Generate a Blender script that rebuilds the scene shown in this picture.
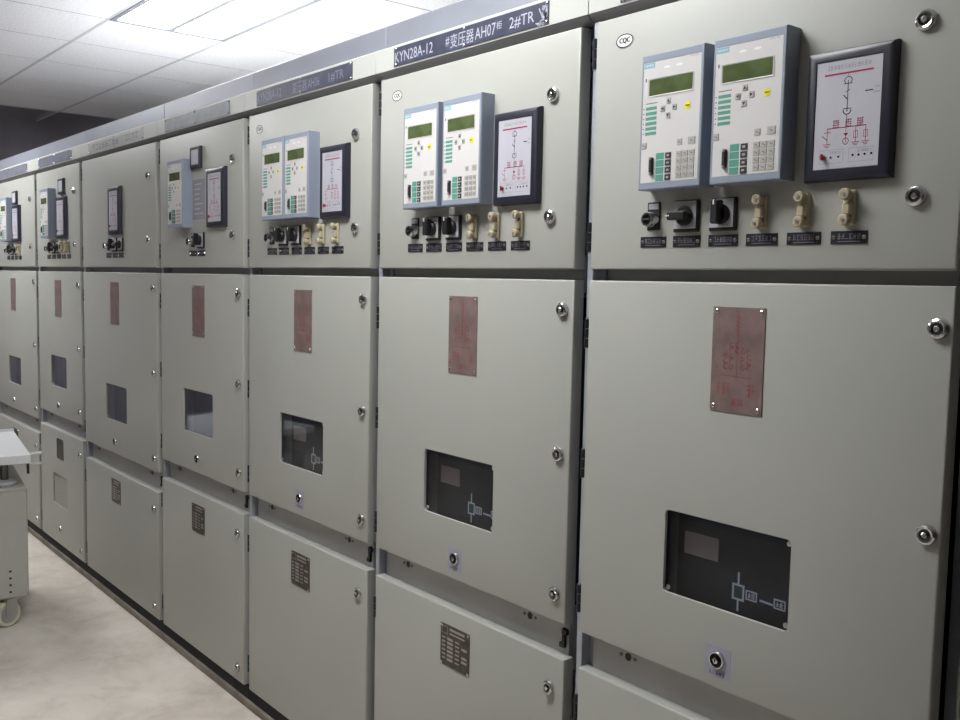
import bpy, bmesh, math, random
from mathutils import Matrix, Vector
for o in list(bpy.data.objects): bpy.data.objects.remove(o, do_unlink=True)
scene = bpy.context.scene
COL = scene.collection
DZ = 0.065                      # the floor lies at z = 0; heights below were surveyed from a datum 65 mm lower

# ------------------------------------------------------------------ camera
cam_d = bpy.data.cameras.new('camera'); cam = bpy.data.objects.new('camera', cam_d); COL.objects.link(cam)
_r = Vector((0.63251547, 0.7742866, 0.02011075)); _u = Vector((-0.07638664, 0.03652033, 0.99640923)); _f = Vector((-0.77077186, 0.63178045, -0.08224482))
cam.matrix_world = Matrix(((_r.x, _u.x, -_f.x, 0.6294), (_r.y, _u.y, -_f.y, -1.4459), (_r.z, _u.z, -_f.z, 1.5832 - DZ), (0, 0, 0, 1)))
cam_d.sensor_fit = 'HORIZONTAL'; cam_d.sensor_width = 36.0; cam_d.lens = 953.7 / 960 * 36
cam_d.clip_start = 0.02
scene.camera = cam
# ------------------------------------------------------------------ world and exposure (an inner room: hardly any sky light)
world = bpy.data.worlds.new('world'); scene.world = world; world.use_nodes = True
world.node_tree.nodes['Background'].inputs[0].default_value = (0.6, 0.65, 0.72, 1)
world.node_tree.nodes['Background'].inputs[1].default_value = 0.03
vs = scene.view_settings
scene.display_settings.display_device = 'sRGB'
vs.view_transform = 'Standard'; vs.look = 'None'; vs.gamma = 1.0; vs.use_curve_mapping = False
vs.exposure = 0.0
LAMP = 25.0                     # glow of the ceiling light diffusers

# ------------------------------------------------------------------ materials
def srgb(r, g, b):
    f = lambda c: (c / 255) / 12.92 if c / 255 <= 0.04045 else ((c / 255 + 0.055) / 1.055) ** 2.4
    return (f(r), f(g), f(b), 1)
M = {}
def mat(name, rgb, rough=0.5, metal=0.0, spec=0.5, bump=None, mottle=None, emit=None):
    """bump = (scale, strength, distance); mottle = (scale, low, high) multiplies the colour with soft noise"""
    m = bpy.data.materials.new(name); m.use_nodes = True; nt = m.node_tree; b = nt.nodes['Principled BSDF']
    c = srgb(*rgb)
    b.inputs['Base Color'].default_value = c; b.inputs['Roughness'].default_value = rough
    b.inputs['Metallic'].default_value = metal; b.inputs['Specular IOR Level'].default_value = spec
    tc = nt.nodes.new('ShaderNodeTexCoord')
    if mottle:
        n = nt.nodes.new('ShaderNodeTexNoise'); n.inputs['Scale'].default_value = mottle[0]; n.inputs['Detail'].default_value = 5
        nt.links.new(tc.outputs['Object'], n.inputs['Vector'])
        mr = nt.nodes.new('ShaderNodeMapRange'); mr.inputs[1].default_value = 0.3; mr.inputs[2].default_value = 0.7
        mr.inputs[3].default_value = mottle[1]; mr.inputs[4].default_value = mottle[2]
        nt.links.new(n.outputs['Fac'], mr.inputs[0])
        mx = nt.nodes.new('ShaderNodeVectorMath'); mx.operation = 'SCALE'; mx.inputs[0].default_value = c[:3]
        nt.links.new(mr.outputs[0], mx.inputs['Scale']); nt.links.new(mx.outputs[0], b.inputs['Base Color'])
    if bump:
        n = nt.nodes.new('ShaderNodeTexNoise'); n.inputs['Scale'].default_value = bump[0]; n.inputs['Detail'].default_value = 2
        nt.links.new(tc.outputs['Object'], n.inputs['Vector'])
        bp = nt.nodes.new('ShaderNodeBump'); bp.inputs['Strength'].default_value = bump[1]; bp.inputs['Distance'].default_value = bump[2]
        nt.links.new(n.outputs['Fac'], bp.inputs['Height']); nt.links.new(bp.outputs[0], b.inputs['Normal'])
    if emit:
        b.inputs['Emission Color'].default_value = (*emit[:3], 1); b.inputs['Emission Strength'].default_value = emit[3]
    M[name] = m; return m
mat('paint', (172, 172, 166), 0.42, spec=0.5, bump=(900, 0.12, 0.0006), mottle=(2.2, 0.965, 1.02))
mat('body_paint', (230, 230, 228), 0.5)
mat('band', (186, 187, 182), 0.42)
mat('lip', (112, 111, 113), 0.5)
mat('channel', (146, 149, 160), 0.42, metal=0.25, mottle=(3, 0.9, 1.04))
mat('galvanised', (176, 180, 190), 0.38, metal=0.4, mottle=(9, 0.85, 1.08))
mat('rail', (168, 167, 166), 0.42, metal=0.3, mottle=(6, 0.88, 1.05))
mat('black', (16, 16, 18), 0.5)
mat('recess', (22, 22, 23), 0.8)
mat('hinge', (52, 54, 60), 0.4, metal=0.5)
mat('chrome', (205, 205, 205), 0.16, metal=1.0)
mat('lock_core', (120, 118, 114), 0.3, metal=0.8)
mat('steel', (190, 190, 188), 0.3, metal=0.9)
mat('relay_blue', (140, 148, 164), 0.45)
mat('face', (208, 205, 204), 0.45)
mat('lcd', (88, 100, 64), 0.18, mottle=(22, 0.6, 1.15))
mat('lcd_rim', (190, 192, 182), 0.35)
mat('teal', (84, 150, 134), 0.5)
mat('logo_teal', (128, 176, 190), 0.5)
mat('key_grey', (172, 168, 162), 0.55)
mat('key_dark', (48, 46, 56), 0.5)
mat('yellow', (226, 218, 30), 0.5)
mat('white', (232, 232, 230), 0.5)
mat('print_dark', (26, 25, 32), 0.6)
mat('print_grey', (150, 148, 156), 0.6)
mat('print_red', (150, 40, 62), 0.55)
mat('red', (160, 52, 58), 0.4)
mat('navy_frame', (38, 38, 52), 0.38)
mat('paper', (184, 182, 192), 0.5)
mat('knob_plate', (186, 184, 190), 0.35, metal=0.1)
mat('beige', (176, 164, 138), 0.45)
mat('label_black', (28, 27, 34), 0.4)
mat('label_text', (120, 116, 128), 0.5)
mat('title_navy', (64, 66, 84), 0.35, mottle=(30, 0.8, 1.2))
mat('title_text', (180, 182, 196), 0.5)
mat('title_worn', (128, 130, 146), 0.5)
mat('copper', (142, 120, 117), 0.36, metal=0.25, mottle=(25, 0.75, 1.15))
mat('copper_red', (160, 84, 84), 0.5, metal=0.3)
mat('name_dark', (82, 76, 72), 0.4, metal=0.6, mottle=(60, 0.6, 1.3))
mat('name_light', (168, 160, 156), 0.35, metal=0.6)
mat('sticker', (160, 160, 176), 0.35)
mat('inner_black', (15, 16, 22), 0.35)
mat('inner_grey', (120, 124, 134), 0.45)
mat('inner_tag', (186, 160, 148), 0.4)
mat('mimic_white', (240, 240, 240), 0.5)
mat('mimic_green', (44, 84, 66), 0.4)
mat('cart_paint', (186, 184, 178), 0.5, mottle=(5, 0.92, 1.03))
mat('cart_top', (222, 223, 226), 0.3, metal=0.05)
mat('vent_mesh', (168, 166, 158), 0.55, mottle=(200, 0.8, 1.1))
mat('title_grey', (112, 114, 126), 0.4, mottle=(30, 0.8, 1.2))
mat('title_faint', (172, 173, 175), 0.42)
mat('wheel_cream', (212, 208, 186), 0.5)
mat('wheel_dark', (70, 68, 64), 0.6)
mat('tile', (246, 246, 251), 0.85, spec=0.2, bump=(110, 0.6, 0.003), mottle=(70, 0.88, 1.03))
mat('tee', (200, 201, 206), 0.5)
mat('joint', (150, 150, 156), 0.8)
mat('void', (46, 44, 52), 0.9)
mat('dark_wall', (148, 144, 156), 0.85, mottle=(3, 0.8, 1.1))
mat('wall', (132, 131, 128), 0.8)
mat('diffuser', (240, 240, 240), 0.6, emit=(0.98, 1.0, 1.0, LAMP))
mat('lamp_frame', (128, 130, 138), 0.5)
mat('plinth', (138, 129, 119), 0.85, mottle=(8, 0.55, 1.15))

def glass_mat():
    m = bpy.data.materials.new('pane_glass'); m.use_nodes = True; nt = m.node_tree; nt.nodes.clear()
    out = nt.nodes.new('ShaderNodeOutputMaterial'); mix = nt.nodes.new('ShaderNodeMixShader')
    tr = nt.nodes.new('ShaderNodeBsdfTransparent'); tr.inputs[0].default_value = (0.82, 0.85, 0.9, 1)
    gl = nt.nodes.new('ShaderNodeBsdfGlossy'); gl.inputs['Roughness'].default_value = 0.03; gl.inputs[0].default_value = (0.95, 0.96, 0.97, 1)
    lw = nt.nodes.new('ShaderNodeLayerWeight'); lw.inputs[0].default_value = 0.5
    pw = nt.nodes.new('ShaderNodeMath'); pw.operation = 'POWER'; pw.inputs[1].default_value = 4.0
    ma = nt.nodes.new('ShaderNodeMath'); ma.operation = 'MULTIPLY_ADD'; ma.inputs[1].default_value = 0.95; ma.inputs[2].default_value = 0.02
    nt.links.new(lw.outputs['Facing'], pw.inputs[0]); nt.links.new(pw.outputs[0], ma.inputs[0]); nt.links.new(ma.outputs[0], mix.inputs[0])
    nt.links.new(tr.outputs[0], mix.inputs[1]); nt.links.new(gl.outputs[0], mix.inputs[2]); nt.links.new(mix.outputs[0], out.inputs[0])
    M['glass'] = m
glass_mat()
def floor_mat():
    m = bpy.data.materials.new('concrete'); m.use_nodes = True; nt = m.node_tree; b = nt.nodes['Principled BSDF']
    tc = nt.nodes.new('ShaderNodeTexCoord')
    def noise(scale, det, rough=0.6, dist=0.0):
        n = nt.nodes.new('ShaderNodeTexNoise'); n.inputs['Scale'].default_value = scale; n.inputs['Detail'].default_value = det
        n.inputs['Roughness'].default_value = rough; n.inputs['Distortion'].default_value = dist
        nt.links.new(tc.outputs['Object'], n.inputs['Vector']); return n
    a = noise(1.3, 6, 0.6, 0.6); c = noise(6, 7, 0.7, 0.5); d = noise(160, 3)
    mx = nt.nodes.new('ShaderNodeMath'); mx.operation = 'MULTIPLY_ADD'; mx.inputs[1].default_value = 0.45
    nt.links.new(c.outputs[0], mx.inputs[0])
    sc = nt.nodes.new('ShaderNodeMath'); sc.operation = 'MULTIPLY'; sc.inputs[1].default_value = 0.55
    nt.links.new(a.outputs[0], sc.inputs[0]); nt.links.new(sc.outputs[0], mx.inputs[2])
    cr = nt.nodes.new('ShaderNodeValToRGB'); e = cr.color_ramp.elements
    e[0].position = 0.34; e[0].color = srgb(184, 174, 163); e[1].position = 0.66; e[1].color = srgb(230, 223, 214)
    k = e.new(0.5); k.color = srgb(214, 205, 195)
    nt.links.new(mx.outputs[0], cr.inputs[0]); nt.links.new(cr.outputs[0], b.inputs['Base Color'])
    b.inputs['Roughness'].default_value = 0.62; b.inputs['Specular IOR Level'].default_value = 0.35
    bp = nt.nodes.new('ShaderNodeBump'); bp.inputs['Strength'].default_value = 0.25; bp.inputs['Distance'].default_value = 0.003
    nt.links.new(d.outputs[0], bp.inputs['Height']); nt.links.new(bp.outputs[0], b.inputs['Normal'])
    M['concrete'] = m
floor_mat()

# ------------------------------------------------------------------ mesh helpers
class B:
    """collects shapes; build() links them as one mesh object. Front faces look along -y."""
    def __init__(s): s.v = []; s.f = []; s.mi = []
    def add(s, vs, fs, m=0):
        k = len(s.v); s.v += [tuple(p) for p in vs]
        for f in fs: s.f.append([k + i for i in f]); s.mi.append(m)
        return s
    def box(s, x0, x1, y0, y1, z0, z1, m=0, bev=0.0, seg=1):
        if bev <= 0:
            v = [(x0, y0, z0), (x1, y0, z0), (x1, y1, z0), (x0, y1, z0), (x0, y0, z1), (x1, y0, z1), (x1, y1, z1), (x0, y1, z1)]
            return s.add(v, [(3, 2, 1, 0), (4, 5, 6, 7), (0, 1, 5, 4), (1, 2, 6, 5), (2, 3, 7, 6), (3, 0, 4, 7)], m)
        bm = bmesh.new(); bmesh.ops.create_cube(bm, size=1)
        for v in bm.verts: v.co = Vector(((x0 + x1) / 2 + v.co.x * (x1 - x0), (y0 + y1) / 2 + v.co.y * (y1 - y0), (z0 + z1) / 2 + v.co.z * (z1 - z0)))
        bmesh.ops.bevel(bm, geom=bm.edges[:], offset=bev, segments=seg, affect='EDGES', profile=0.5)
        bm.verts.index_update(); r = s.add([v.co for v in bm.verts], [[v.index for v in f.verts] for f in bm.faces], m); bm.free(); return r
    def loft(s, rings, m=0, cap0=False, cap1=False):
        n = len(rings[0]); k = len(s.v); vs = [p for r in rings for p in r]; fs = []
        for i in range(len(rings) - 1):
            for j in range(n):
                j2 = (j + 1) % n; fs.append((i * n + j, i * n + j2, (i + 1) * n + j2, (i + 1) * n + j))
        if cap0: fs.append(tuple(range(n))[::-1])
        if cap1: fs.append(tuple((len(rings) - 1) * n + j for j in range(n)))
        return s.add(vs, fs, m)
    def lathe(s, x, z, prof, seg=16, m=0, ax='y', cap0=False, cap1=True, off=0.0):
        """prof = [(radius, position on the axis)]"""
        rings = []
        for r, h in prof:
            ring = []
            for i in range(seg):
                a = 2 * math.pi * i / seg + off; c, d = r * math.cos(a), r * math.sin(a)
                ring.append((x + c, h, z + d) if ax == 'y' else ((x + c, z + d, h) if ax == 'z' else (h, x + c, z + d)))
            rings.append(ring)
        return s.loft(rings, m, cap0, cap1)
    def line(s, pts, w, y, m=0, closed=False):
        """flat printed line in the x-z plane"""
        if closed: pts = list(pts) + [pts[0]]
        for (a, b), (c, d) in zip(pts[:-1], pts[1:]):
            L = math.hypot(c - a, d - b) or 1e-6; tx, tz = (c - a) / L * w / 2, (d - b) / L * w / 2; nx, nz = -tz, tx
            s.add([(a - tx + nx, y, b - tz + nz), (a - tx - nx, y, b - tz - nz), (c + tx - nx, y, d + tz - nz), (c + tx + nx, y, d + tz + nz)], [(0, 1, 2, 3)], m)
        return s
    def disc(s, x, z, r, y, m=0, seg=12, rz=None):
        rz = rz or r
        return s.add([(x + r * math.cos(2 * math.pi * i / seg), y, z + rz * math.sin(2 * math.pi * i / seg)) for i in range(seg)], [tuple(range(seg))], m)
    def ringline(s, x, z, r, w, y, m=0, a0=0, a1=360, seg=14, rz=None):
        rz = rz or r
        p = [(x + r * math.cos(math.radians(a0 + (a1 - a0) * i / seg)), z + rz * math.sin(math.radians(a0 + (a1 - a0) * i / seg))) for i in range(seg + 1)]
        return s.line(p, w, y, m)
    def mesh(s, name, mats):
        me = bpy.data.meshes.new(name); me.from_pydata(s.v, [], s.f)
        for mm in ([mats] if isinstance(mats, str) else mats): me.materials.append(M[mm])
        me.polygons.foreach_set('material_index', s.mi)
        bm = bmesh.new(); bm.from_mesh(me); bmesh.ops.recalc_face_normals(bm, faces=bm.faces[:]); bm.to_mesh(me); bm.free()
        me.polygons.foreach_set('use_smooth', [True] * len(me.polygons)); me.set_sharp_from_angle(angle=math.radians(32)); me.update()
        return me
    def build(s, name, mats, parent=None, loc=(0, 0, 0)):
        return link(name, s.mesh(name, mats), parent, loc)
def link(name, me, parent=None, loc=(0, 0, 0), rot=None):
    o = bpy.data.objects.new(name, me); COL.objects.link(o); o.parent = parent; o.location = loc
    if rot: o.rotation_euler = rot
    return o
def empty(name, loc, rz=0):
    o = bpy.data.objects.new(name, None); COL.objects.link(o); o.location = loc; o.rotation_euler = (0, 0, rz); o.empty_display_size = 0.1; return o
def tag(o, label=None, cat=None, group=None, kind=None):
    if label: o['label'] = label
    if cat: o['category'] = cat
    if group: o['group'] = group
    if kind: o['kind'] = kind
    return o
def copy_tree(o, parent, loc=None):
    c = o.copy(); COL.objects.link(c); c.parent = parent
    if loc is not None: c.location = loc
    for ch in list(o.children): copy_tree(ch, c)
    return c
def text_verts(body, size):
    cu = bpy.data.curves.new('lettering', 'FONT'); cu.body = body; cu.size = size; cu.resolution_u = 2
    o = bpy.data.objects.new('lettering', cu); COL.objects.link(o)
    me = bpy.data.meshes.new_from_object(o.evaluated_get(bpy.context.evaluated_depsgraph_get()))
    vs = [v.co.copy() for v in me.vertices]; fs = [tuple(p.vertices) for p in me.polygons]
    bpy.data.objects.remove(o, do_unlink=True); bpy.data.curves.remove(cu); bpy.data.meshes.remove(me)
    return vs, fs
def put_text(b, body, x0, x1, z0, z1, y, m=0):
    """lettering stretched into the box x0..x1, z0..z1"""
    vs, fs = text_verts(body, 1.0)
    ax, bx = min(v.x for v in vs), max(v.x for v in vs); az, bz = min(v.y for v in vs), max(v.y for v in vs)
    b.add([(x0 + (v.x - ax) / (bx - ax) * (x1 - x0), y, z0 + (v.y - az) / (bz - az) * (z1 - z0)) for v in vs], fs, m)
def scrawl(b, x0, x1, z0, z1, y, n, rng, m=0, w=None):
    """n illegible printed characters"""
    cw = (x1 - x0) / n; h = z1 - z0; w = w or h * 0.09
    for i in range(n):
        a = x0 + cw * (i + 0.14); c = x0 + cw * (i + 0.86)
        for t in (0.12, 0.5, 0.9):
            if rng.random() < 0.8: b.line([(a, z0 + h * (t + rng.uniform(-.08, .08))), (c, z0 + h * (t + rng.uniform(-.04, .1)))], w, y, m)
        for t in (0.2, 0.5, 0.8):
            if rng.random() < 0.6: b.line([(a + (c - a) * t, z0 + h * rng.uniform(0, .3)), (a + (c - a) * (t + rng.uniform(-.15, .15)), z1 - h * rng.uniform(0, .2))], w, y, m)
def rrect(x0, x1, z0, z1, r, y, n=4):
    p = []
    for cx, cz, a in ((x1 - r, z1 - r, 0), (x0 + r, z1 - r, 90), (x0 + r, z0 + r, 180), (x1 - r, z0 + r, 270)):
        for i in range(n + 1):
            t = math.radians(a + 90 * i / n); p.append((cx + r * math.cos(t), y, cz + r * math.sin(t)))
    return p

# ------------------------------------------------------------------ the room
XL, XR, YF, YB, H = -7.83, 4.17, -3.45, 1.95, 2.82 - DZ
tag(B().box(XL - .2, XR + .2, YF - .2, YB + .2, -0.12, 0).build('floor', 'concrete'), kind='structure')
tag(B().box(XL - .2, XL, YF - .2, YB + .2, 0, 3.1).build('wall_left', 'dark_wall'), kind='structure')
tag(B().box(XR, XR + .2, YF - .2, YB + .2, 0, 3.1).build('wall_right', 'wall'), kind='structure')
tag(B().box(XL, XR, YF - .2, YF, 0, 3.1).build('wall_front', 'wall'), kind='structure')
tag(B().box(XL, XR, YB, YB + .2, 0, 3.1).build('wall_back', 'wall'), kind='structure')
ceil = tag(B().box(XL - .2, XR + .2, YF - .2, YB + .2, 3.1, 3.2).build('ceiling', 'void'), kind='structure')
GX0, GY0, T = -4.23, 0.15, 0.6
LAMPS = [(-4.23, 0.15), (-1.83, -1.05), (-6.03, -1.05)]          # near-left corners of the 1.2 x 0.6 light panels
lampcells = set()
for lx, ly in LAMPS:
    i = round((lx - GX0) / T); j = round((ly - GY0) / T); lampcells |= {(i, j), (i + 1, j)}
tile_me = B().box(0.005, T - 0.005, 0.004, T - 0.004, 0.0, 0.015, bev=0.004).mesh('ceiling_tile', 'tile')
for i in range(-5, 14):
    for j in range(-6, 3):
        if (i, j) in lampcells: continue
        link('ceiling_tile', tile_me, ceil, (GX0 + i * T, GY0 + j * T, H))
XT = GX0 - 5 * T
bar = B().box(XL, XR, -0.008, 0.008, -0.002, -0.0005); bar.box(XL, XR, -0.0015, 0.0015, -0.0005, 0.035)
bar_me = bar.mesh('tee_bar', 'tee')
for j in range(-5, 3): link('tee_bar', bar_me, ceil, (0, GY0 + j * T, H))
cb = B().box(-0.006, 0.006, YF, YB, -0.002, 0.002).mesh('cross_bar', 'joint')
for i in range(-5, 14): link('cross_bar', cb, ceil, (GX0 + i * T, 0, H + 0.004))
eb = B().box(XT - 0.012, XT + 0.003, YF, YB, H - 0.003, H + 0.02); eb.build('edge_bar', 'tee', ceil)
def light_panel(lx, ly, label):
    r = empty('ceiling_light', (lx + 0.6, ly + 0.3, H)); tag(r, label, 'ceiling light', 'light panels set into the tiled ceiling')
    b = B()
    for y0, y1 in ((-.296, -.27), (.27, .296), (-.014, .014)): b.box(-.596, .596, y0, y1, -.006, .012)
    for x0, x1 in ((-.596, -.57), (.57, .596)): b.box(x0, x1, -.27, -.014, -.006, .012); b.box(x0, x1, .014, .27, -.006, .012)
    b.build('frame', 'lamp_frame', r)
    B().box(-.596, .596, -.296, .296, .03, .09).build('housing', 'lamp_frame', r)
    for y0, y1 in ((-.27, -.014), (.014, .27)): B().box(-.57, .57, y0, y1, -.001, .01, bev=.002).build('diffuser', 'diffuser', r)
light_panel(*LAMPS[0], 'glowing white light panel in the ceiling above the cabinet row')
light_panel(*LAMPS[1], 'glowing light panel over the aisle before the two nearest cabinets')
light_panel(*LAMPS[2], 'glowing light panel over the aisle before the farthest cabinets')

# ------------------------------------------------------------------ cabinet parts
A_, B_, C_, D_, E_, F_ = 2.117, 1.613, 1.590, 0.833, 0.754, 0.138     # door levels
GL, GR, TH = 0.0214, 0.0234, 0.031
W = [0.8, 0.8, 0.8, 0.8, 1.0, 0.8, 1.0]
def door_mesh(u0, u1, z0, z1, holes=()):
    """folded sheet door: flat front with rounded edge, returns and back lip, cut-outs"""
    z0 -= DZ; z1 -= DZ; bm = bmesh.new()
    b = 0.0045
    def ring(ins, y): return [bm.verts.new(p) for p in ((u0 + ins, y, z0 + ins), (u1 - ins, y, z0 + ins), (u1 - ins, y, z1 - ins), (u0 + ins, y, z1 - ins))]
    rings = [ring(b, 0), ring(b * 0.4, b * 0.18), ring(b * 0.1, b * 0.55), ring(0, b * 1.15), ring(0, TH - .001), ring(.001, TH), ring(.028, TH)]
    for a, c in zip(rings[:-1], rings[1:]):
        for j in range(4): bm.faces.new((a[j], a[(j + 1) % 4], c[(j + 1) % 4], c[j]))
    es = [bm.edges.get((rings[0][j], rings[0][(j + 1) % 4])) for j in range(4)]
    hl = []
    for (hx0, hx1, hz0, hz1, r) in holes:
        lp = [bm.verts.new(p) for p in rrect(hx0, hx1, hz0 - DZ, hz1 - DZ, r, 0)]
        es += [bm.edges.new((lp[i], lp[(i + 1) % len(lp)])) for i in range(len(lp))]; hl.append(lp)
    if holes: bmesh.ops.triangle_fill(bm, use_beauty=True, use_dissolve=False, edges=es, normal=(0, -1, 0))
    else: bm.faces.new(rings[0][::-1])
    for lp in hl:
        l2 = [bm.verts.new((v.co.x, 0.007, v.co.z)) for v in lp]
        for i in range(len(lp)): bm.faces.new((lp[i], lp[(i + 1) % len(lp)], l2[(i + 1) % len(lp)], l2[i]))
    bmesh.ops.recalc_face_normals(bm, faces=bm.faces[:])
    # make sure the front looks at -y
    ff = [f for f in bm.faces if abs(f.normal.y) > .99 and abs(f.calc_center_median().y) < 1e-5]
    if ff and ff[0].normal.y > 0: bmesh.ops.reverse_faces(bm, faces=bm.faces[:])
    me = bpy.data.meshes.new('door'); bm.to_mesh(me); bm.free(); me.materials.append(M['paint'])
    me.polygons.foreach_set('use_smooth', [True] * len(me.polygons)); me.set_sharp_from_angle(angle=math.radians(50)); return me
# quarter-turn lock
b = B(); b.lathe(0, 0, [(.0165, .001), (.0165, -.003), (.0150, -.0075), (.0122, -.0092), (.0096, -.0085)], 20, 0, cap1=False)
b.lathe(0, 0, [(.0096, -.0085), (.0092, -.003), (0.0001, -.004)], 20, 1, cap1=False)
b.lathe(0, 0, [(.0055, -.003), (.005, -.0105), (.0035, -.0115)], 6, 0, off=.4)
LOCK = b.mesh('lock', ['chrome', 'lock_core'])
b = B(); b.lathe(0, 0, [(.017, .001), (.017, -.003), (.0155, -.006), (.0135, -.006)], 20, 0, cap1=False)
b.lathe(0, 0, [(.0135, -.006), (.013, -.001), (0.0001, -.001)], 20, 1, cap1=False)
b.lathe(0, 0, [(.0062, -.001), (.0058, -.008), (.004, -.009)], 12, 0); b.box(-.001, .001, -.0096, -.009, -.0035, .0035, 1)
KEYLOCK = b.mesh('key_lock', ['chrome', 'black'])
b = B()
for k, (a, c) in enumerate(((-.03, -.011), (-.0095, .0095), (.011, .03))):
    b.lathe(0, 0, [(.0055, a), (.0055, c)], 10, 0, ax='z', cap0=True)
b.lathe(0, 0, [(.0035, -.032), (.0035, .032)], 8, 1, ax='z', cap0=True)
b.box(-.002, .006, .003, .007, -.028, .028, 0)
HINGE = b.mesh('hinge', ['hinge', 'steel'])
b = B(); b.lathe(0, 0, [(.0045, .0005), (.0042, -.001), (.0025, -.0022)], 10); RIVET = b.mesh('rivet', 'chrome')
b = B(); b.lathe(0, 0, [(.0085, .0003), (.0085, -.0006)], 14, 0)
for sx in (-1, 1): b.lathe(sx * .019, 0, [(.004, .0003), (.004, -.002), (.002, -.003)], 8, 1)
BOLTHOLE = b.mesh('bolt_hole', ['black', 'lock_core'])
b = B(); b.box(-.004, .004, -.006, .004, -.02, .02); b.box(-.012, .004, -.006, .002, -.024, -.014); b.box(-.003, .012, -.008, 0, .008, .018)
LATCH = b.mesh('latch_hook', 'black')
b = B(); b.lathe(0, 0, [(.0052, .0004), (.0048, -.0016), (.003, -.0024)], 10); SCREW = b.mesh('screw', 'steel')

# protection relay: local origin at the lower-left corner on the door
RW, RH, RD = 0.147, 0.253, 0.040
def make_relay(parent, loc):
    # housing: box with a raised rim round the recessed faceplate
    b = B(); rings = []
    def R_(ins, y): return [(ins, y, ins), (RW - ins, y, ins), (RW - ins, y, RH - ins), (ins, y, RH - ins)]
    b.loft([R_(0, 0), R_(0, -RD + .003), R_(.0015, -RD + .0006), R_(.003, -RD)], 0)
    # rim is wider above and below than at the sides
    f0 = [(.003, -RD, .003), (RW - .003, -RD, .003), (RW - .003, -RD, RH - .003), (.003, -RD, RH - .003)]
    f1 = [(.005, -RD, .013), (RW - .006, -RD, .013), (RW - .006, -RD, RH - .015), (.005, -RD, RH - .015)]
    f2 = [(p[0], -RD + .002, p[2]) for p in f1]
    b.loft([f0, f1, f2], 0, cap1=True)
    rel = b.build('protection_relay', 'relay_blue', parent, loc)
    yf = -RD + .0004
    B().box(.0055, RW - .0065, yf, yf + .0014, .0135, RH - .0155).build('faceplate', 'face', rel)
    X = lambda s: s * RW
    Zt = lambda t: (1 - t) * RH
    def plate(name, s0, s1, t0, t1, m, d=.0006):
        b = B().box(X(s0), X(s1), yf - d, yf + .0002, Zt(t1), Zt(t0))
        if name != 'key': return b.build(name, m, rel)
        c, e = (s0 + s1) / 2, (t0 + t1) / 2; b.line([(X(c - .014), Zt(e - .004)), (X(c + .016), Zt(e + .006))], .0012, yf - d - .0002, 1)
        return b.build(name, [m, 'key_dark'], rel)
    plate('logo_plate', .045, .225, .065, .103, 'logo_teal', .0002)
    b = B(); put_text(b, 'SIEMENS', X(.06), X(.21), Zt(.092), Zt(.075), yf - .0004); b.build('logo', 'white', rel)
    b = B(); put_text(b, 'SIPROTEC', X(.78), X(.92), Zt(.078), Zt(.066), yf - .0002); b.build('lettering', 'print_grey', rel)
    for s in (.42, .62):
        B().disc(X(s), Zt(.115), X(.055), yf - .0003, 0, 12, .0022).build('status_led', 'white', rel)
    plate('mark', .075, .092, .175, .2, 'print_dark', .0002)
    b = B(); b.loft([[(X(.13), yf - .0012, Zt(.315)), (X(.85), yf - .0012, Zt(.315)), (X(.85), yf - .0012, Zt(.185)), (X(.13), yf - .0012, Zt(.185))],
                     [(X(.145), yf - .0003, Zt(.308)), (X(.835), yf - .0003, Zt(.308)), (X(.835), yf - .0003, Zt(.192)), (X(.145), yf - .0003, Zt(.192))]])
    b.build('screen_rim', 'lcd_rim', rel)
    plate('screen', .145, .835, .192, .308, 'lcd', .0002)
    for s, t, a in ((.47, .362, 0), (.375, .415, 90), (.565, .415, 270), (.465, .468, 180)):
        k = B().box(X(s) - .005, X(s) + .005, yf - .0015, yf, Zt(t) - .0055, Zt(t) + .0055, bev=.0008).build('arrow_key', 'key_grey', rel)
        c, d = math.cos(math.radians(a)), math.sin(math.radians(a)); pts = [(0, .0034), (-.0032, -.0026), (.0032, -.0026)]
        # the arrow is printed on the key cap; a separate print keeps the levels to three
        B().add([(X(s) + px * c - pz * d, yf - .0016, Zt(t) + px * d + pz * c) for px, pz in pts], [(0, 1, 2)]).build('arrow_mark', 'print_dark', rel)
    B().lathe(X(.77), Zt(.418), [(.0072, yf), (.0072, yf - .0006)], 16).build('round_sticker', 'yellow', rel)
    plate('sticker_mark', .74, .80, .413, .421, 'print_dark', .0009)
    plate('bar_line', .095, .285, .360, .365, 'print_dark', .0002)
    for i in range(6): plate('indicator_bar', .095, .275, .388 + .037 * i, .411 + .037 * i, 'teal', .0003)
    for i in range(6): plate('led', .055, .07, .394 + .037 * i, .402 + .037 * i, 'print_red', .0005)
    for s, t in ((.085, .672), (.665, .672)): plate('key', s - .036, s + .036, t - .022, t + .022, 'key_grey', .0012)
    plate('key', .80, .905, .645, .695, 'key_grey', .0012)
    for r in range(4):
        for c in range(3): plate('key', .62 + .1 * c, .700 + .1 * c, .738 + .05 * r, .777 + .05 * r, 'key_grey', .0012)
        plate('label_strip', .29, .42, .735 + .053 * r, .783 + .053 * r, 'teal', .0003)
        plate('function_key', .445, .535, .738 + .053 * r, .780 + .053 * r, 'key_dark', .0012)
        plate('function_mark', .47, .51, .752 + .053 * r, .766 + .053 * r, 'key_grey', .0014)
    pb = B().box(X(.19), X(.255), yf - .004, yf, Zt(.89), Zt(.765), 0, bev=.001); pb.box(X(.205), X(.24), yf - .0055, yf - .004, Zt(.865), Zt(.79), 0)
    pb.lathe(X(.222), Zt(.885), [(.003, yf - .003), (.003, yf - .006)], 8, 1); pb.lathe(X(.222), Zt(.772), [(.003, yf - .003), (.003, yf - .006)], 8, 1)
    pb.build('serial_port', ['key_dark', 'steel'], rel)
    return rel
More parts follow.
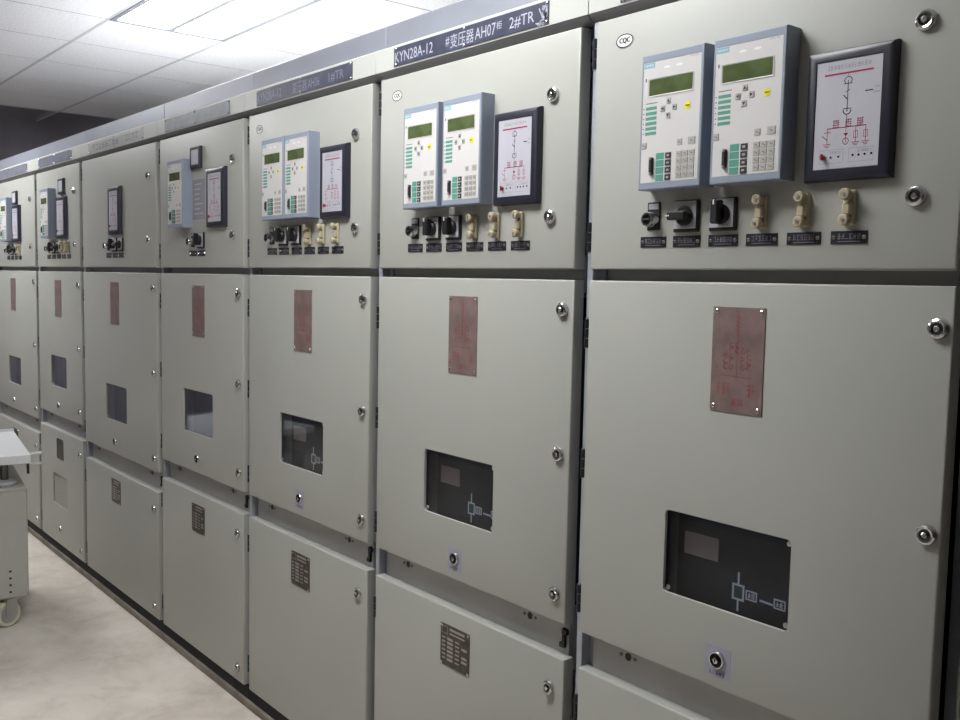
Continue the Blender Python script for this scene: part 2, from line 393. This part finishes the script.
# switch status display: navy frame, white mimic sheet
SW_, SH_ = 0.151, 0.210
def make_display(parent, loc, rng):
    b = B()
    def R_(ins, y): return [(ins, y, ins), (SW_ - ins, y, ins), (SW_ - ins, y, SH_ - ins), (ins, y, SH_ - ins)]
    b.loft([R_(0, 0), R_(0, -.008), R_(.003, -.015), R_(.010, -.018), R_(.0185, -.018), R_(.0195, -.0155)], 0, cap1=True)
    o = b.build('status_display', 'navy_frame', parent, loc)
    px0, px1, pz0, pz1 = .0195, SW_ - .0195, .0195, SH_ - .0195; w, h = px1 - px0, pz1 - pz0
    B().box(px0, px1, -.0165, -.0152, pz0, pz1).build('mimic_sheet', 'paper', o)
    y = -.0168; S = lambda s: px0 + s * w; Tt = lambda t: pz1 - t * h
    b = B(); scrawl(b, S(.16), S(.84), Tt(.085), Tt(.04), y, 13, rng, 0, .0007); scrawl(b, S(.88), S(.98), Tt(.3), Tt(.28), y, 4, rng, 0, .0005)
    scrawl(b, S(.88), S(.98), Tt(.345), Tt(.325), y, 4, rng, 0, .0005)
    for s0 in (.1, .56): b.line([(S(s0), Tt(.95)), (S(s0 + .37), Tt(.95)), (S(s0 + .37), Tt(.825)), (S(s0), Tt(.825))], .0006, y, closed=True)
    scrawl(b, S(.26), S(.44), Tt(.865), Tt(.84), y, 5, rng, 0, .0005); scrawl(b, S(.68), S(.9), Tt(.865), Tt(.84), y, 6, rng, 0, .0005)
    tag(b.build('small_print', 'print_grey', o), kind='stuff')
    b = B(); b.line([(S(.14), Tt(.125)), (S(.86), Tt(.125))], .0030, y)
    for s in (.34, .53, .71):
        for k in range(4): scrawl(b, S(s - .05), S(s + .05), Tt(.565 + .02 * k), Tt(.552 + .02 * k), y, 3, rng, 0, .0005)
    b.line([(S(.5), Tt(.125)), (S(.5), Tt(.165))], .0009, y)
    b.line([(S(.21), Tt(.625)), (S(.8), Tt(.625))], .0013, y); b.line([(S(.5), Tt(.52)), (S(.5), Tt(.625))], .001, y)
    for s in (.21, .5, .65, .8): b.line([(S(s), Tt(.625)), (S(s), Tt(.77))], .0009, y)
    b.line([(S(.16), Tt(.66)), (S(.26), Tt(.66))], .0009, y); b.line([(S(.13), Tt(.69)), (S(.21), Tt(.73))], .0012, y)
    for s in (.21, .65, .8):
        for k in range(3): b.line([(S(s - .06 + .018 * k), Tt(.77 + .014 * k)), (S(s + .06 - .018 * k), Tt(.77 + .014 * k))], .0008, y)
    b.add([(S(.46), y, Tt(.68)), (S(.54), y, Tt(.68)), (S(.5), y, Tt(.71))], [(0, 1, 2)]); b.ringline(S(.5), Tt(.755), .005, .001, y)
    for s in (.65, .8): b.line([(S(s - .03), Tt(.67)), (S(s + .03), Tt(.67)), (S(s + .03), Tt(.73)), (S(s - .03), Tt(.73))], .0007, y, closed=True)
    tag(b.build('mimic_red_lines', 'print_red', o), kind='stuff')
    b = B(); b.line([(S(.5), Tt(.2)), (S(.5), Tt(.48))], .0013, y)
    b.ringline(S(.5), Tt(.2), .0065, .0012, y, 0, 0, 180); b.line([(S(.5) - .0065, Tt(.2)), (S(.5) - .004, Tt(.225))], .0012, y); b.line([(S(.5) + .0065, Tt(.2)), (S(.5) + .004, Tt(.225))], .0012, y)
    b.line([(S(.44), Tt(.225)), (S(.56), Tt(.225))], .0012, y); b.line([(S(.47), Tt(.3)), (S(.53), Tt(.28))], .001, y); b.line([(S(.44), Tt(.33)), (S(.5), Tt(.37))], .0016, y)
    b.line([(S(.44), Tt(.455)), (S(.56), Tt(.455))], .0012, y); b.ringline(S(.5), Tt(.47), .0065, .0014, y, 0, 180, 360)
    b.line([(S(.77), Tt(.315)), (S(.87), Tt(.315))], .0018, y)
    tag(b.build('mimic_dark_lines', 'print_dark', o), kind='stuff')
    for s, t in ((.28, .895), (.40, .893), (.62, .89), (.71, .892), (.80, .89), (.90, .888)):
        B().lathe(S(s), Tt(t), [(.0019, y), (.0014, y - .001)], 8).build('led', 'print_dark', o)
    k = B().lathe(S(.165), Tt(.89), [(.004, y), (.0036, y - .006)], 10); k.box(S(.165) - .0012, S(.165) + .0012, y - .008, y - .004, Tt(.89) - .005, Tt(.89) + .005); k.build('mode_knob', 'red', o)
    return o
def make_small_meter(parent, loc):
    w, h = .088, .078; b = B()
    def R_(ins, y): return [(ins, y, ins), (w - ins, y, ins), (w - ins, y, h - ins), (ins, y, h - ins)]
    b.loft([R_(0, 0), R_(0, -.008), R_(.003, -.013), R_(.011, -.013), R_(.0115, -.011)], 0, cap1=True)
    o = b.build('small_meter', 'navy_frame', parent, loc)
    B().box(.012, w - .012, -.0122, -.011, .012, h - .012).build('meter_window', 'paper', o); return o
def make_key_switch(parent, loc):
    o = B().box(-.016, .016, -.003, 0, -.024, .03, bev=.001).build('key_switch', 'black', parent, loc)
    b = B(); b.lathe(0, -.004, [(.0145, -.002), (.0145, -.02), (.013, -.024), (.010, -.024)], 18, 0, cap1=False)
    b.lathe(0, -.004, [(.010, -.024), (.0095, -.020), (0.0001, -.020)], 18, 1, cap1=False); b.box(-.009, .009, -.026, -.021, -.0055, -.0025, 0)
    b.build('key_barrel', ['chrome', 'black'], o)
    B().box(-.012, .012, -.0036, -.003, .016, .027).build('switch_tag', 'print_grey', o); return o
def make_knob(parent, loc, turned):
    o = B().box(-.03, .03, -.006, 0, -.03, .03, bev=.002).build('selector_switch', 'black', parent, loc)
    B().box(-.0275, .0245, -.0075, -.0062, -.0235, .028, bev=.0005).build('dial_plate', 'knob_plate', o)
    b = B(); b.lathe(0, 0, [(.018, -.0078), (.018, -.014), (.015, -.018)], 18)
    if turned: b.box(-.026, .018, -.033, -.014, -.008, .008, bev=.003)
    else: b.box(-.009, .009, -.033, -.014, -.018, .025, bev=.003)
    b.build('knob_handle', 'black', o)
    (B().box(-.0268, -.018, -.0338, -.033, -.0012, .0012) if turned else B().box(-.0012, .0012, -.0338, -.033, .016, .025)).build('pointer_mark', 'white', o); return o
def make_link(parent, loc):
    """beige link terminal: two round screw caps on a stepped block"""
    b = B().box(-.0105, .0105, -.008, 0, -.029, .029, bev=.003); b.box(-.007, .0085, -.017, -.006, -.012, .009, bev=.003)
    o = b.build('link_terminal', 'beige', parent, loc)
    for z in (-.02, .021):
        b = B(); b.lathe(0, z, [(.0075, -.007), (.0075, -.014), (.0096, -.015), (.0096, -.022), (.0078, -.024), (.004, -.024)], 14); b.build('screw_cap', 'beige', o)
        B().lathe(0, z, [(.0034, -.0235), (.0034, -.0252)], 8).build('cap_screw', 'steel', o)
    return o
def make_label(parent, u, z, rng, n=6):
    o = B().box(-.032, .032, -.0014, 0, -.0105, .0105).build('switch_label', 'label_black', parent, (u, 0, z - DZ))
    b = B(); scrawl(b, -.021, .021, -.003, .0065, -.0016, n, rng, 0, .001); b.line([(-.019, -.0065), (.019, -.0065)], .0012, -.0016); tag(b.build('lettering', 'label_text', o), kind='stuff')
    for s in (-.0265, .0265): B().lathe(s, 0, [(.0042, -.0012), (.0036, -.0026), (.002, -.003)], 8).build('screw', 'chrome', o)
    return o

protos = {}
def relay(parent, u, z=1.7630):
    loc = (u, 0, z - DZ)
    if 'relay' not in protos: protos['relay'] = make_relay(parent, loc); return protos['relay']
    return copy_tree(protos['relay'], parent, loc)
def via(key, maker, parent, loc):
    if key not in protos: protos[key] = maker(parent, loc); return protos[key]
    return copy_tree(protos[key], parent, loc)

CABS = [
 dict(label='nearest grey switchgear cabinet, rightmost in the row, with large twin relays', relays=(.182, .349), disp=.521, keyset='full', cqc=True, title='first', sym=True),
 dict(label='grey switchgear cabinet titled 2#TR, second from the right', relays=(.187, .353), disp=.517, keyset='full', cqc=True, title='AH07', sym=True),
 dict(label='third cabinet from the right, twin relays joined in one blue block', relays=(.193, .347), disp=.519, keyset='full', cqc=True, title='AH06', sym=True),
 dict(label='grey cabinet with one relay, small meter and a pale card on its top door', relays=(.200,), disp=.503, small=(.352, 1.979), card=True, keyset=[('key', .353), ('knob', .43)], title='worn'),
 dict(label='wider plain cabinet whose top door has only a narrow status display', relays=(), disp=.433, keyset=[('key', .40), ('knob', .486), ('knobt', .564)], title='faint', wide=True),
 dict(label='sixth cabinet from the right, with a second grey window in its bottom door', relays=(.235,), disp=.433, small=(.462, 1.980), keyset=[('key', .25), ('knob', .337), ('knobt', .424), ('link', .511), ('link', .598)], title='worn', lowwin=True),
 dict(label='farthest cabinet, at the left picture edge behind the grey trolley', relays=(.375,), disp=.545, small=(.545, 1.972), keyset=[('key', .40), ('knob', .487), ('knobt', .574), ('link', .661)], title='worn', wide=True),
]
XR0 = [0.0]
for w in W: XR0.append(XR0[-1] - w)
rng = random.Random(7)
doorcache = {}
def dmesh(*k):
    if k not in doorcache: doorcache[k] = door_mesh(*k)
    return doorcache[k]
for n, cfg in enumerate(CABS):
    w = W[n]; wide = cfg.get('wide'); Dz, Ez = (0.766, 0.683) if wide else (D_, E_); dz = -.068 if wide else 0.0
    root = empty('switchgear_cabinet', (XR0[n + 1], 0, 0)); tag(root, cfg['label'], 'electrical cabinet', 'switchgear cabinets standing in a row')
    uc = 0.4 if not wide else 0.472                                      # axis of the plates and the window
    if n == 6: uc = 0.487
    # ---- carcass
    body = B().box(.002, w - .002, .16, 1.45, .095 - DZ, 2.19 - DZ); body.build('body', 'body_paint', root)
    z0, z1 = .09 - DZ, 2.13 - DZ
    if n == 0: B().box(w - .0018, w + .002, .04, 1.45, .095 - DZ, 2.19 - DZ).build('end_panel', 'paint', root)
    if n == len(CABS) - 1: B().box(-.002, .0018, .04, 1.45, .095 - DZ, 2.19 - DZ).build('end_panel', 'paint', root)
    for a, c in ((.003, .034), (w - .036, w - .003)):
        p = B(); p.box(a, c, .036 if a < .1 else .075, .16, F_ - DZ, z1, bev=.0015); p.build('corner_post', 'galvanised', root)
    B().box(.003, .0195, .012, .0365, F_ - DZ, z1 - .005, bev=.001).build('hinge_strip', 'galvanised', root)
    B().box(.036, w - .038, .040, .16, B_ - .05 - DZ, B_ + .03 - DZ).build('upper_rail', 'rail', root)
    lr = B().box(.036, w - .038, .030, .16, Ez - .04 - DZ, Dz + .03 - DZ, bev=.001).build('lower_rail', 'rail', root)
    for u in (.137, w - .168): link('bolt_hole', BOLTHOLE, lr, (u, .030, (Dz + Ez) / 2 + .014 - DZ))
    link('latch_hook', LATCH, root, (w - .05, .029, (Dz + Ez) / 2 - DZ))
    B().box(.036, w - .038, .045, .16, A_ - .03 - DZ, A_ + .015 - DZ).build('top_rail', 'rail', root)
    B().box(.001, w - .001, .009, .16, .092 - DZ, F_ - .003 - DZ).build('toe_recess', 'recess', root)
    # ---- doors
    lk = .011 if n == 0 else 0.0
    d1 = link('instrument_door', dmesh(GL, w - GR, B_, A_), root)
    wx0, wx1 = (.246, .524) if not wide else (uc - .141, uc + .139)
    wz0, wz1 = .984 + dz, 1.148 + dz
    win = (wx0, wx1, wz0, wz1, .010)
    d2 = link('breaker_door', dmesh(GL, w - GR, Dz, C_, (win,)), root)
    lw = (.250, .510, .350, .515, .006)
    d3 = link('cable_door', dmesh(GL, w - GR, F_, Ez, (lw,)) if cfg.get('lowwin') else dmesh(GL, w - GR, F_, Ez), root)
    for z in (1.988, 1.726): link('lock', LOCK, d1, (w - .101 + lk, 0, z - DZ), (0, rng.uniform(-.5, .5), 0))
    for z in ((1.526, 1.210, .897) if not wide else (1.530, 1.178, .821)): link('lock', LOCK, d2, (w - .055 + lk, 0, z - DZ), (0, rng.uniform(-.5, .5), 0))
    for z in (Ez - .075, .190): link('lock', LOCK, d3, (w - .066, 0, z - DZ), (0, rng.uniform(-.5, .5), 0))
    for z in (2.055, 1.679): link('hinge', HINGE, d1, (.0135, .005, z - DZ))
    for z in (1.478, 1.2, .905 + dz): link('hinge', HINGE, d2, (.0135, .005, z - DZ))
    for z in (.66 + dz, .23): link('hinge', HINGE, d3, (.0135, .005, z - DZ))
    # ---- viewing window
    pane = B().box(wx0 - .008, wx1 + .008, 0.0075, .0105, wz0 - .008 - DZ, wz1 + .008 - DZ).build('window_pane', 'glass', d2)
    for u, z in ((wx0 + .008, wz0 + .009), (wx1 - .008, wz0 + .009), (wx1 - .008, wz1 - .009)): link('screw', SCREW, d2, (u, .0073, z - DZ))
    if cfg.get('lowwin'): B().box(lw[0] - .006, lw[1] + .006, .0075, .0105, lw[2] - .006 - DZ, lw[3] + .006 - DZ).build('mesh_panel', 'vent_mesh', d3)
    # breaker truck behind the pane
    br = B().box(.243 + (uc - .4), w - .045, .044, .075, .86 + dz - DZ, 1.50 + dz - DZ, bev=.002).build('breaker_front', 'inner_black', root)
    B().box(.06, .236 + (uc - .4), .07, .10, .86 + dz - DZ, 1.50 + dz - DZ).build('inner_post', 'inner_grey', root)
    B().box(.037, w - .039, .12, .155, .86 + dz - DZ, 1.55 - DZ).build('inner_shutter', 'inner_black', root)
    if cfg.get('sym'):
        y = .0432; us, zs = .390, 1.012
        B().box(.262, .342, y - .001, .044, 1.058 - DZ, 1.102 - DZ).build('data_tag', 'inner_tag', br)
        b = B(); b.line([(us, zs + .014), (us, zs + .036)], .0042, y); b.line([(us, zs - .014), (us, zs - .034)], .0042, y)
        b.line([(us - .0115, zs - .0135), (us + .0115, zs - .0135), (us + .0115, zs + .0135), (us - .0115, zs + .0135)], .0042, y, closed=True)
        b.line([(us + .049, zs - .003), (us + .073, zs - .004)], .004, y)
        for k in (.029, .089): b.line([(us + k - .011, zs - .008), (us + k + .011, zs - .008), (us + k + .011, zs + .008), (us + k - .011, zs + .008)], .0028, y, closed=True)
        scrawl(b, us + .021, us + .037, zs - .005, zs + .005, y, 2, rng, 0, .0014); scrawl(b, us + .081, us + .097, zs - .005, zs + .005, y, 2, rng, 0, .0014)
        b.v = [(p[0], p[1], p[2] - DZ) for p in b.v]; b.build('position_mimic', 'mimic_white', br)
        B().box(us - .008, us + .008, y - .0004, y + .0005, zs - .009 - DZ, zs + .009 - DZ).build('position_flag', 'mimic_green', br)
    # ---- key lock under the window
    zk = .889 + dz; uk = uc - .018
    if n < 3:
        s = B().box(uk - .028, uk + .028, -.0006, .0002, zk - .033 - DZ, zk + .026 - DZ); st = s.build('lock_sticker', 'sticker', d2)
        b = B(); scrawl(b, uk - .018, uk + .018, zk - .029 - DZ, zk - .023 - DZ, -.0008, 5, rng, 0, .0007); tag(b.build('sticker_print', 'print_dark', d2), kind='stuff')
    link('key_lock', KEYLOCK, d2, (uk, -.0004, zk - DZ))
    if cfg.get('lowwin'): link('key_lock', KEYLOCK, d3, (.38, -.0004, .225 - DZ))
    # ---- copper mimic plate
    p0, p1, q0, q1 = uc - .058, uc + .053, 1.355, 1.546
    cp = B().box(p0, p1, -.0016, .0002, q0 - DZ, q1 - DZ).build('copper_plate', 'copper', root)
    if n < 4:
        b = B(); y = -.0019; um = uc - .002; Q = lambda t: q1 - DZ - t * (q1 - q0)
        b.line([(um, Q(.06)), (um, Q(.27))], .0016, y)
        for t in (.09, .13, .17, .21): b.line([(um - .005, Q(t)), (um + .005, Q(t + .02))], .0014, y)
        for r in range(5):
            for c in (-2, -1, 0, 1, 2):
                if (r, abs(c)) in ((0, 2), (4, 0)): continue
                if rng.random() < .85: b.ringline(um + c * .0125, Q(.36 + .052 * r), .0042, .0013, y, 0, rng.uniform(0, 90), rng.uniform(200, 360), 7)
                if rng.random() < .5: b.line([(um + c * .0125 - .005, Q(.36 + .052 * r)), (um + c * .0125 + .005, Q(.385 + .052 * r))], .0012, y)
        b.line([(um, Q(.27)), (um, Q(.68))], .0012, y); b.line([(um - .034, Q(.65)), (um + .034, Q(.66))], .0012, y)
        scrawl(b, um - .042, um - .012, Q(.84), Q(.72), y, 3, rng, 0, .001); scrawl(b, um + .022, um + .042, Q(.84), Q(.72), y, 2, rng, 0, .0014); scrawl(b, um - .01, um + .016, Q(.93), Q(.87), y, 2, rng, 0, .0014)
        tag(b.build('red_mimic_print', 'copper_red', cp), kind='stuff')
        for u in (p0 + .008, p1 - .008):
            for z in (q0 + .009, q1 - .008): link('rivet', RIVET, cp, (u, -.0014, z - DZ))
    # ---- name plate on the cable door
    nz1 = .711 + dz * .95; nz0 = nz1 - .108; n0, n1 = uc - .070, uc + .048
    npl = B().box(n0, n1, -.0016, .0002, nz0 - DZ, nz1 - DZ).build('name_plate', 'name_dark', root)
    if n < 5:
        b = B(); y = -.0019
        def bar(s0, s1, t0, t1): b.add([(n0 + s0 * (n1 - n0), y, nz1 - DZ - t1 * .108), (n0 + s1 * (n1 - n0), y, nz1 - DZ - t1 * .108), (n0 + s1 * (n1 - n0), y, nz1 - DZ - t0 * .108), (n0 + s0 * (n1 - n0), y, nz1 - DZ - t0 * .108)], [(0, 1, 2, 3)])
        b.line([(n0 + .006, nz1 - .006 - DZ), (n0 + .03, nz1 - .006 - DZ), (n0 + .03, nz1 - .024 - DZ), (n0 + .006, nz1 - .024 - DZ)], .0014, y, closed=True)
        bar(.32, .84, .06, .12); bar(.32, .84, .17, .21)
        for k in range(6):
            bar(.06, .18, .31 + .1 * k, .345 + .1 * k)
            bar(.24, .44, .30 + .1 * k, .36 + .1 * k); bar(.52, .66, .31 + .1 * k, .345 + .1 * k)
            if k in (1, 3, 4): bar(.74, .92, .30 + .1 * k, .36 + .1 * k)
        tag(b.build('etched_print', 'name_light', npl), kind='stuff')
    for u in (n0 + .005, n1 - .005):
        for z in (nz0 + .005, nz1 - .005): link('rivet', RIVET, npl, (u, -.0014, z - DZ))
    # ---- instrument door fittings
    for u in cfg['relays']: relay(root, u)
    via('disp', lambda pa, lo: make_display(pa, lo, rng), root, (cfg['disp'], 0, 1.757 - DZ))
    if 'small' in cfg: via('small', make_small_meter, root, (cfg['small'][0], 0, cfg['small'][1] - DZ))
    if cfg.get('card'):
        c = B().box(.345, .470, -.0012, .0002, 1.785 - DZ, 1.942 - DZ).build('instruction_card', 'print_grey', root)
        b = B(); y = -.0014; b.line([(.347, 1.787 - DZ), (.468, 1.787 - DZ), (.468, 1.940 - DZ), (.347, 1.940 - DZ)], .004, y, closed=True)
        for k in range(7): b.line([(.372, 1.92 - DZ - k * .018), (.372 + rng.uniform(.04, .075), 1.92 - DZ - k * .018)], .005, y)
        tag(b.build('card_print', 'paper', c), kind='stuff')
    ks = cfg['keyset']
    if ks == 'full': ks = [('key', .192), ('knobt' if n == 0 else 'knob', .273), ('knob', .356), ('link', .4375), ('link', .520), ('link', .602)]
    for kind, u in ks:
        loc = (u, 0, 1.713 - DZ)
        if kind == 'key': via('key', make_key_switch, root, loc)
        elif kind == 'knob': via('knob', lambda pa, lo: make_knob(pa, lo, False), root, loc)
        elif kind == 'knobt': via('knobt', lambda pa, lo: make_knob(pa, lo, True), root, loc)
        else: via('link', make_link, root, loc)
        make_label(root, u, 1.666, rng)
    if cfg.get('cqc'):
        b = B(); b.add([(.1 + .0225 * math.cos(t * math.pi / 12), -.0006, 2.066 - DZ + .0145 * math.sin(t * math.pi / 12)) for t in range(24)], [tuple(range(24))]); s = b.build('approval_sticker', 'white', d1)
        b = B(); b.ringline(.1, 2.066 - DZ, .0215, .0022, -.0008, 0, 0, 360, 24, .0128); [put_text(b, 'CQC', .0855 + k, .1135 + k, 2.0600 - DZ, 2.0720 - DZ, -.0008) for k in (0, .0009, .0017)]; b.build('sticker_print', 'print_dark', d1)
    # ---- title band, title plate and roof channel
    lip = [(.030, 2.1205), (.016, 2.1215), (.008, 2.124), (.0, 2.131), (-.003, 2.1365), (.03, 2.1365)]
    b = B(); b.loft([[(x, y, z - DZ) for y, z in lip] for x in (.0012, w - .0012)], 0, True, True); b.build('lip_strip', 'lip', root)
    prof = [(.030, 2.1367), (-.004, 2.1367), (-.004, 2.194), (-.002, 2.197), (.03, 2.197)]
    b = B(); b.loft([[(x, y, z - DZ) for y, z in prof] for x in (.0012, w - .0012)], 0, True, True); b.build('title_band', 'band', root)
    b = B().box(.0015, w - .0015, .028, .17, 2.190 - DZ, 2.268 - DZ, bev=.002); b.build('roof_channel', 'channel', root)
    t0, t1 = (.090, .682) if not wide else (.14, .86)
    if cfg['title'] != 'faint':
        tp = B().box(t0, t1, -.0058, -.0038, 2.1405 - DZ, 2.189 - DZ).build('title_plate', 'title_grey' if cfg['title'] == 'worn' else 'title_navy', root)
    else:
        tp = B().box(t0, t1, -.0050, -.0038, 2.142 - DZ, 2.182 - DZ).build('title_plate', 'title_faint', root)
    y = -.0061; zz0, zz1 = 2.150 - DZ, 2.177 - DZ
    def word(txt, a, c, lo=0.0, hi=0.0, m='title_text'):
        b = B(); put_text(b, txt, a, c, zz0 + lo, zz1 + hi, y); b.build('title_lettering', m, tp)
    def worn(a, c, k, lw_, m):
        b = B(); scrawl(b, a, c, zz0, zz1, y, k, rng, 0, lw_); tag(b.build('title_lettering', m, tp), kind='stuff')
    tt = cfg['title']; tw = 'title_worn' if tt == 'AH06' else 'title_text'
    if tt in ('AH07', 'AH06', 'first'): word('KYN28A-12', .095, .262, m=tw)
    if tt == 'AH07':
        word('#', .315, .330, .004); word('变压器', .334, .425, -.003, .003); word('AH07', .430, .505); word('柜', .508, .527, .009); word('2#TR', .553, .636)
    if tt == 'AH06':
        word('变压器', .334, .425, -.003, .003, tw); word('AH06', .430, .500, m=tw); word('1#TR', .553, .637, m=tw)
    if tt == 'worn':
        worn(t0 + .02, t0 + .17, 9, .0016, 'title_worn'); worn(t0 + .21, t0 + .40, 6, .0016, 'title_worn'); worn(t0 + .44, t1 - .06, 4, .0016, 'title_worn')
    if tt == 'faint':
        worn(t0 + .06, t1 - .3, 8, .0030, 'title_grey'); worn(t1 - .22, t1 - .06, 4, .0030, 'title_grey')
    for u in (t0 + .008, (t0 + t1) / 2, t1 - .008):
        for z in (2.145, 2.185): link('rivet', RIVET, tp, (u, -.0056, z - DZ))
    if cfg['title'] == 'AH07':     # peeled right end of the plate
        b = B(); rr = random.Random(3)
        for k in range(16): b.line([(t1 - .03 + rr.uniform(0, .028), 2.141 - DZ + rr.uniform(0, .042)) for _ in range(2)], .003, -.0062)
        for k in range(6): b.line([(t1 - .042 + rr.uniform(0, .03), 2.141 - DZ + rr.uniform(0, .008)) for _ in range(2)], .0025, -.0062)
        tag(b.build('peeled_patch', 'title_text', tp), kind='stuff')

tag(B().box(XR0[-1] - .02, .03, -.001, .10, 0, .0268, bev=.003).build('trim_1', 'plinth'), kind='structure')

# ------------------------------------------------------------------ breaker transfer trolley
ca = math.radians(8)
Ld = Vector((-math.cos(ca), math.sin(ca), 0)); Wd = Vector((-math.sin(ca), -math.cos(ca), 0))
c0 = Vector((-3.64, -.385, 0)) + Ld * .35 + Wd * .31
cart = empty('transfer_trolley', c0); cart.rotation_euler = (0, 0, -ca)
tag(cart, 'grey metal transfer trolley on cream casters, cut off at the left edge', 'trolley')
# local axes: +x looks towards the camera end, +y towards the cabinets
hx, hy = .35, .31
b = B(); b.box(-hx, hx, -hy, hy, .742, .75, bev=.002); b.box(hx - .003, hx, -hy, hy, .715, .744); b.box(-hx, hx, hy - .003, hy, .715, .744); b.box(-hx, hx, -hy, -hy + .003, .715, .744)
b.box(-hx, -hx + .003, -hy, hy, .715, .762)
b.build('table_top', 'cart_top', cart)
b = B(); b.box(-hx + .05, hx - .055, -hy + .02, hy - .012, .125, .60, bev=.006); b.build('cabinet_body', 'cart_paint', cart)
b = B(); b.box(-hx + .045, hx - .05, -hy + .015, hy - .015, .59, .604, bev=.003); b.build('body_lid', 'cart_paint', cart)
for x, y in ((hx - .15, hy - .09), (hx - .15, -hy + .09), (-hx + .12, hy - .09), (-hx + .12, -hy + .09)):
    sc = B().lathe(x, y, [(.016, .604), (.016, .742)], 12, 0, ax='z').build('lifting_screw', 'lock_core', cart)
    B().lathe(x, y, [(.045, .604), (.05, .609), (.05, .618), (.03, .626), (.016, .626)], 18, 0, ax='z').build('screw_collar', 'cart_top', sc)
B().box(-.12, .12, -hy + .1, hy - .12, .604, .70, bev=.004).build('gear_block', 'wheel_dark', cart)
xf = hx - .055
for k in range(4): B().box(xf - .001, xf + .0012, hy - .088, hy - .078, .15 + .03 * k, .158 + .03 * k).build('slot', 'black', cart)
B().lathe(hy - .10, .575, [(.006, xf), (.006, xf + .004)], 8, 0, ax='x').build('bolt', 'steel', cart)
for z in (.735, .69):
    B().lathe(hy + .0, z, [(.006, .10), (.006, .10)], 4, 0, ax='x')
    b = B(); b.lathe(hx - .12, z, [(.006, hy - .01), (.006, hy + .045), (.008, hy + .045), (.008, hy + .055)], 10, 0, ax='y'); b.build('docking_pin', 'steel', cart)
B().box(hx - .125, hx - .105, hy - .006, hy + .004, .65, .742, bev=.002).build('latch_plate', 'wheel_dark', cart)
for sx in (1, -1):
    for sy in (1, -1):
        b = B(); b.box(-.032, .032, -.032, .032, .117, .125); b.box(-.02, .03, -.024, -.020, .045, .117); b.box(-.02, .03, .020, .024, .045, .117)
        b.lathe(.012, .055, [(.008, -.028), (.008, .028)], 8, 0, cap0=True)
        f = b.build('caster_fork', 'steel', cart, (sx * (hx - .085), sy * (hy - .085), 0)); f.rotation_euler = (0, 0, math.radians({(1, 1): -62, (1, -1): 20, (-1, 1): 35, (-1, -1): -15}[(sx, sy)]))
        b = B(); R_w = .055
        b.lathe(.012, R_w, [(.010, -.018), (.036, -.018), (.039, -.013)], 24, 1, cap0=True, cap1=False)
        b.lathe(.012, R_w, [(.039, -.013), (.051, -.016), (.055, -.010), (.055, .010), (.051, .016), (.039, .013)], 28, 0, cap1=False)
        b.lathe(.012, R_w, [(.039, .013), (.036, .018), (.010, .018)], 24, 1)
        b.build('caster_wheel', ['wheel_cream', 'steel'], f)
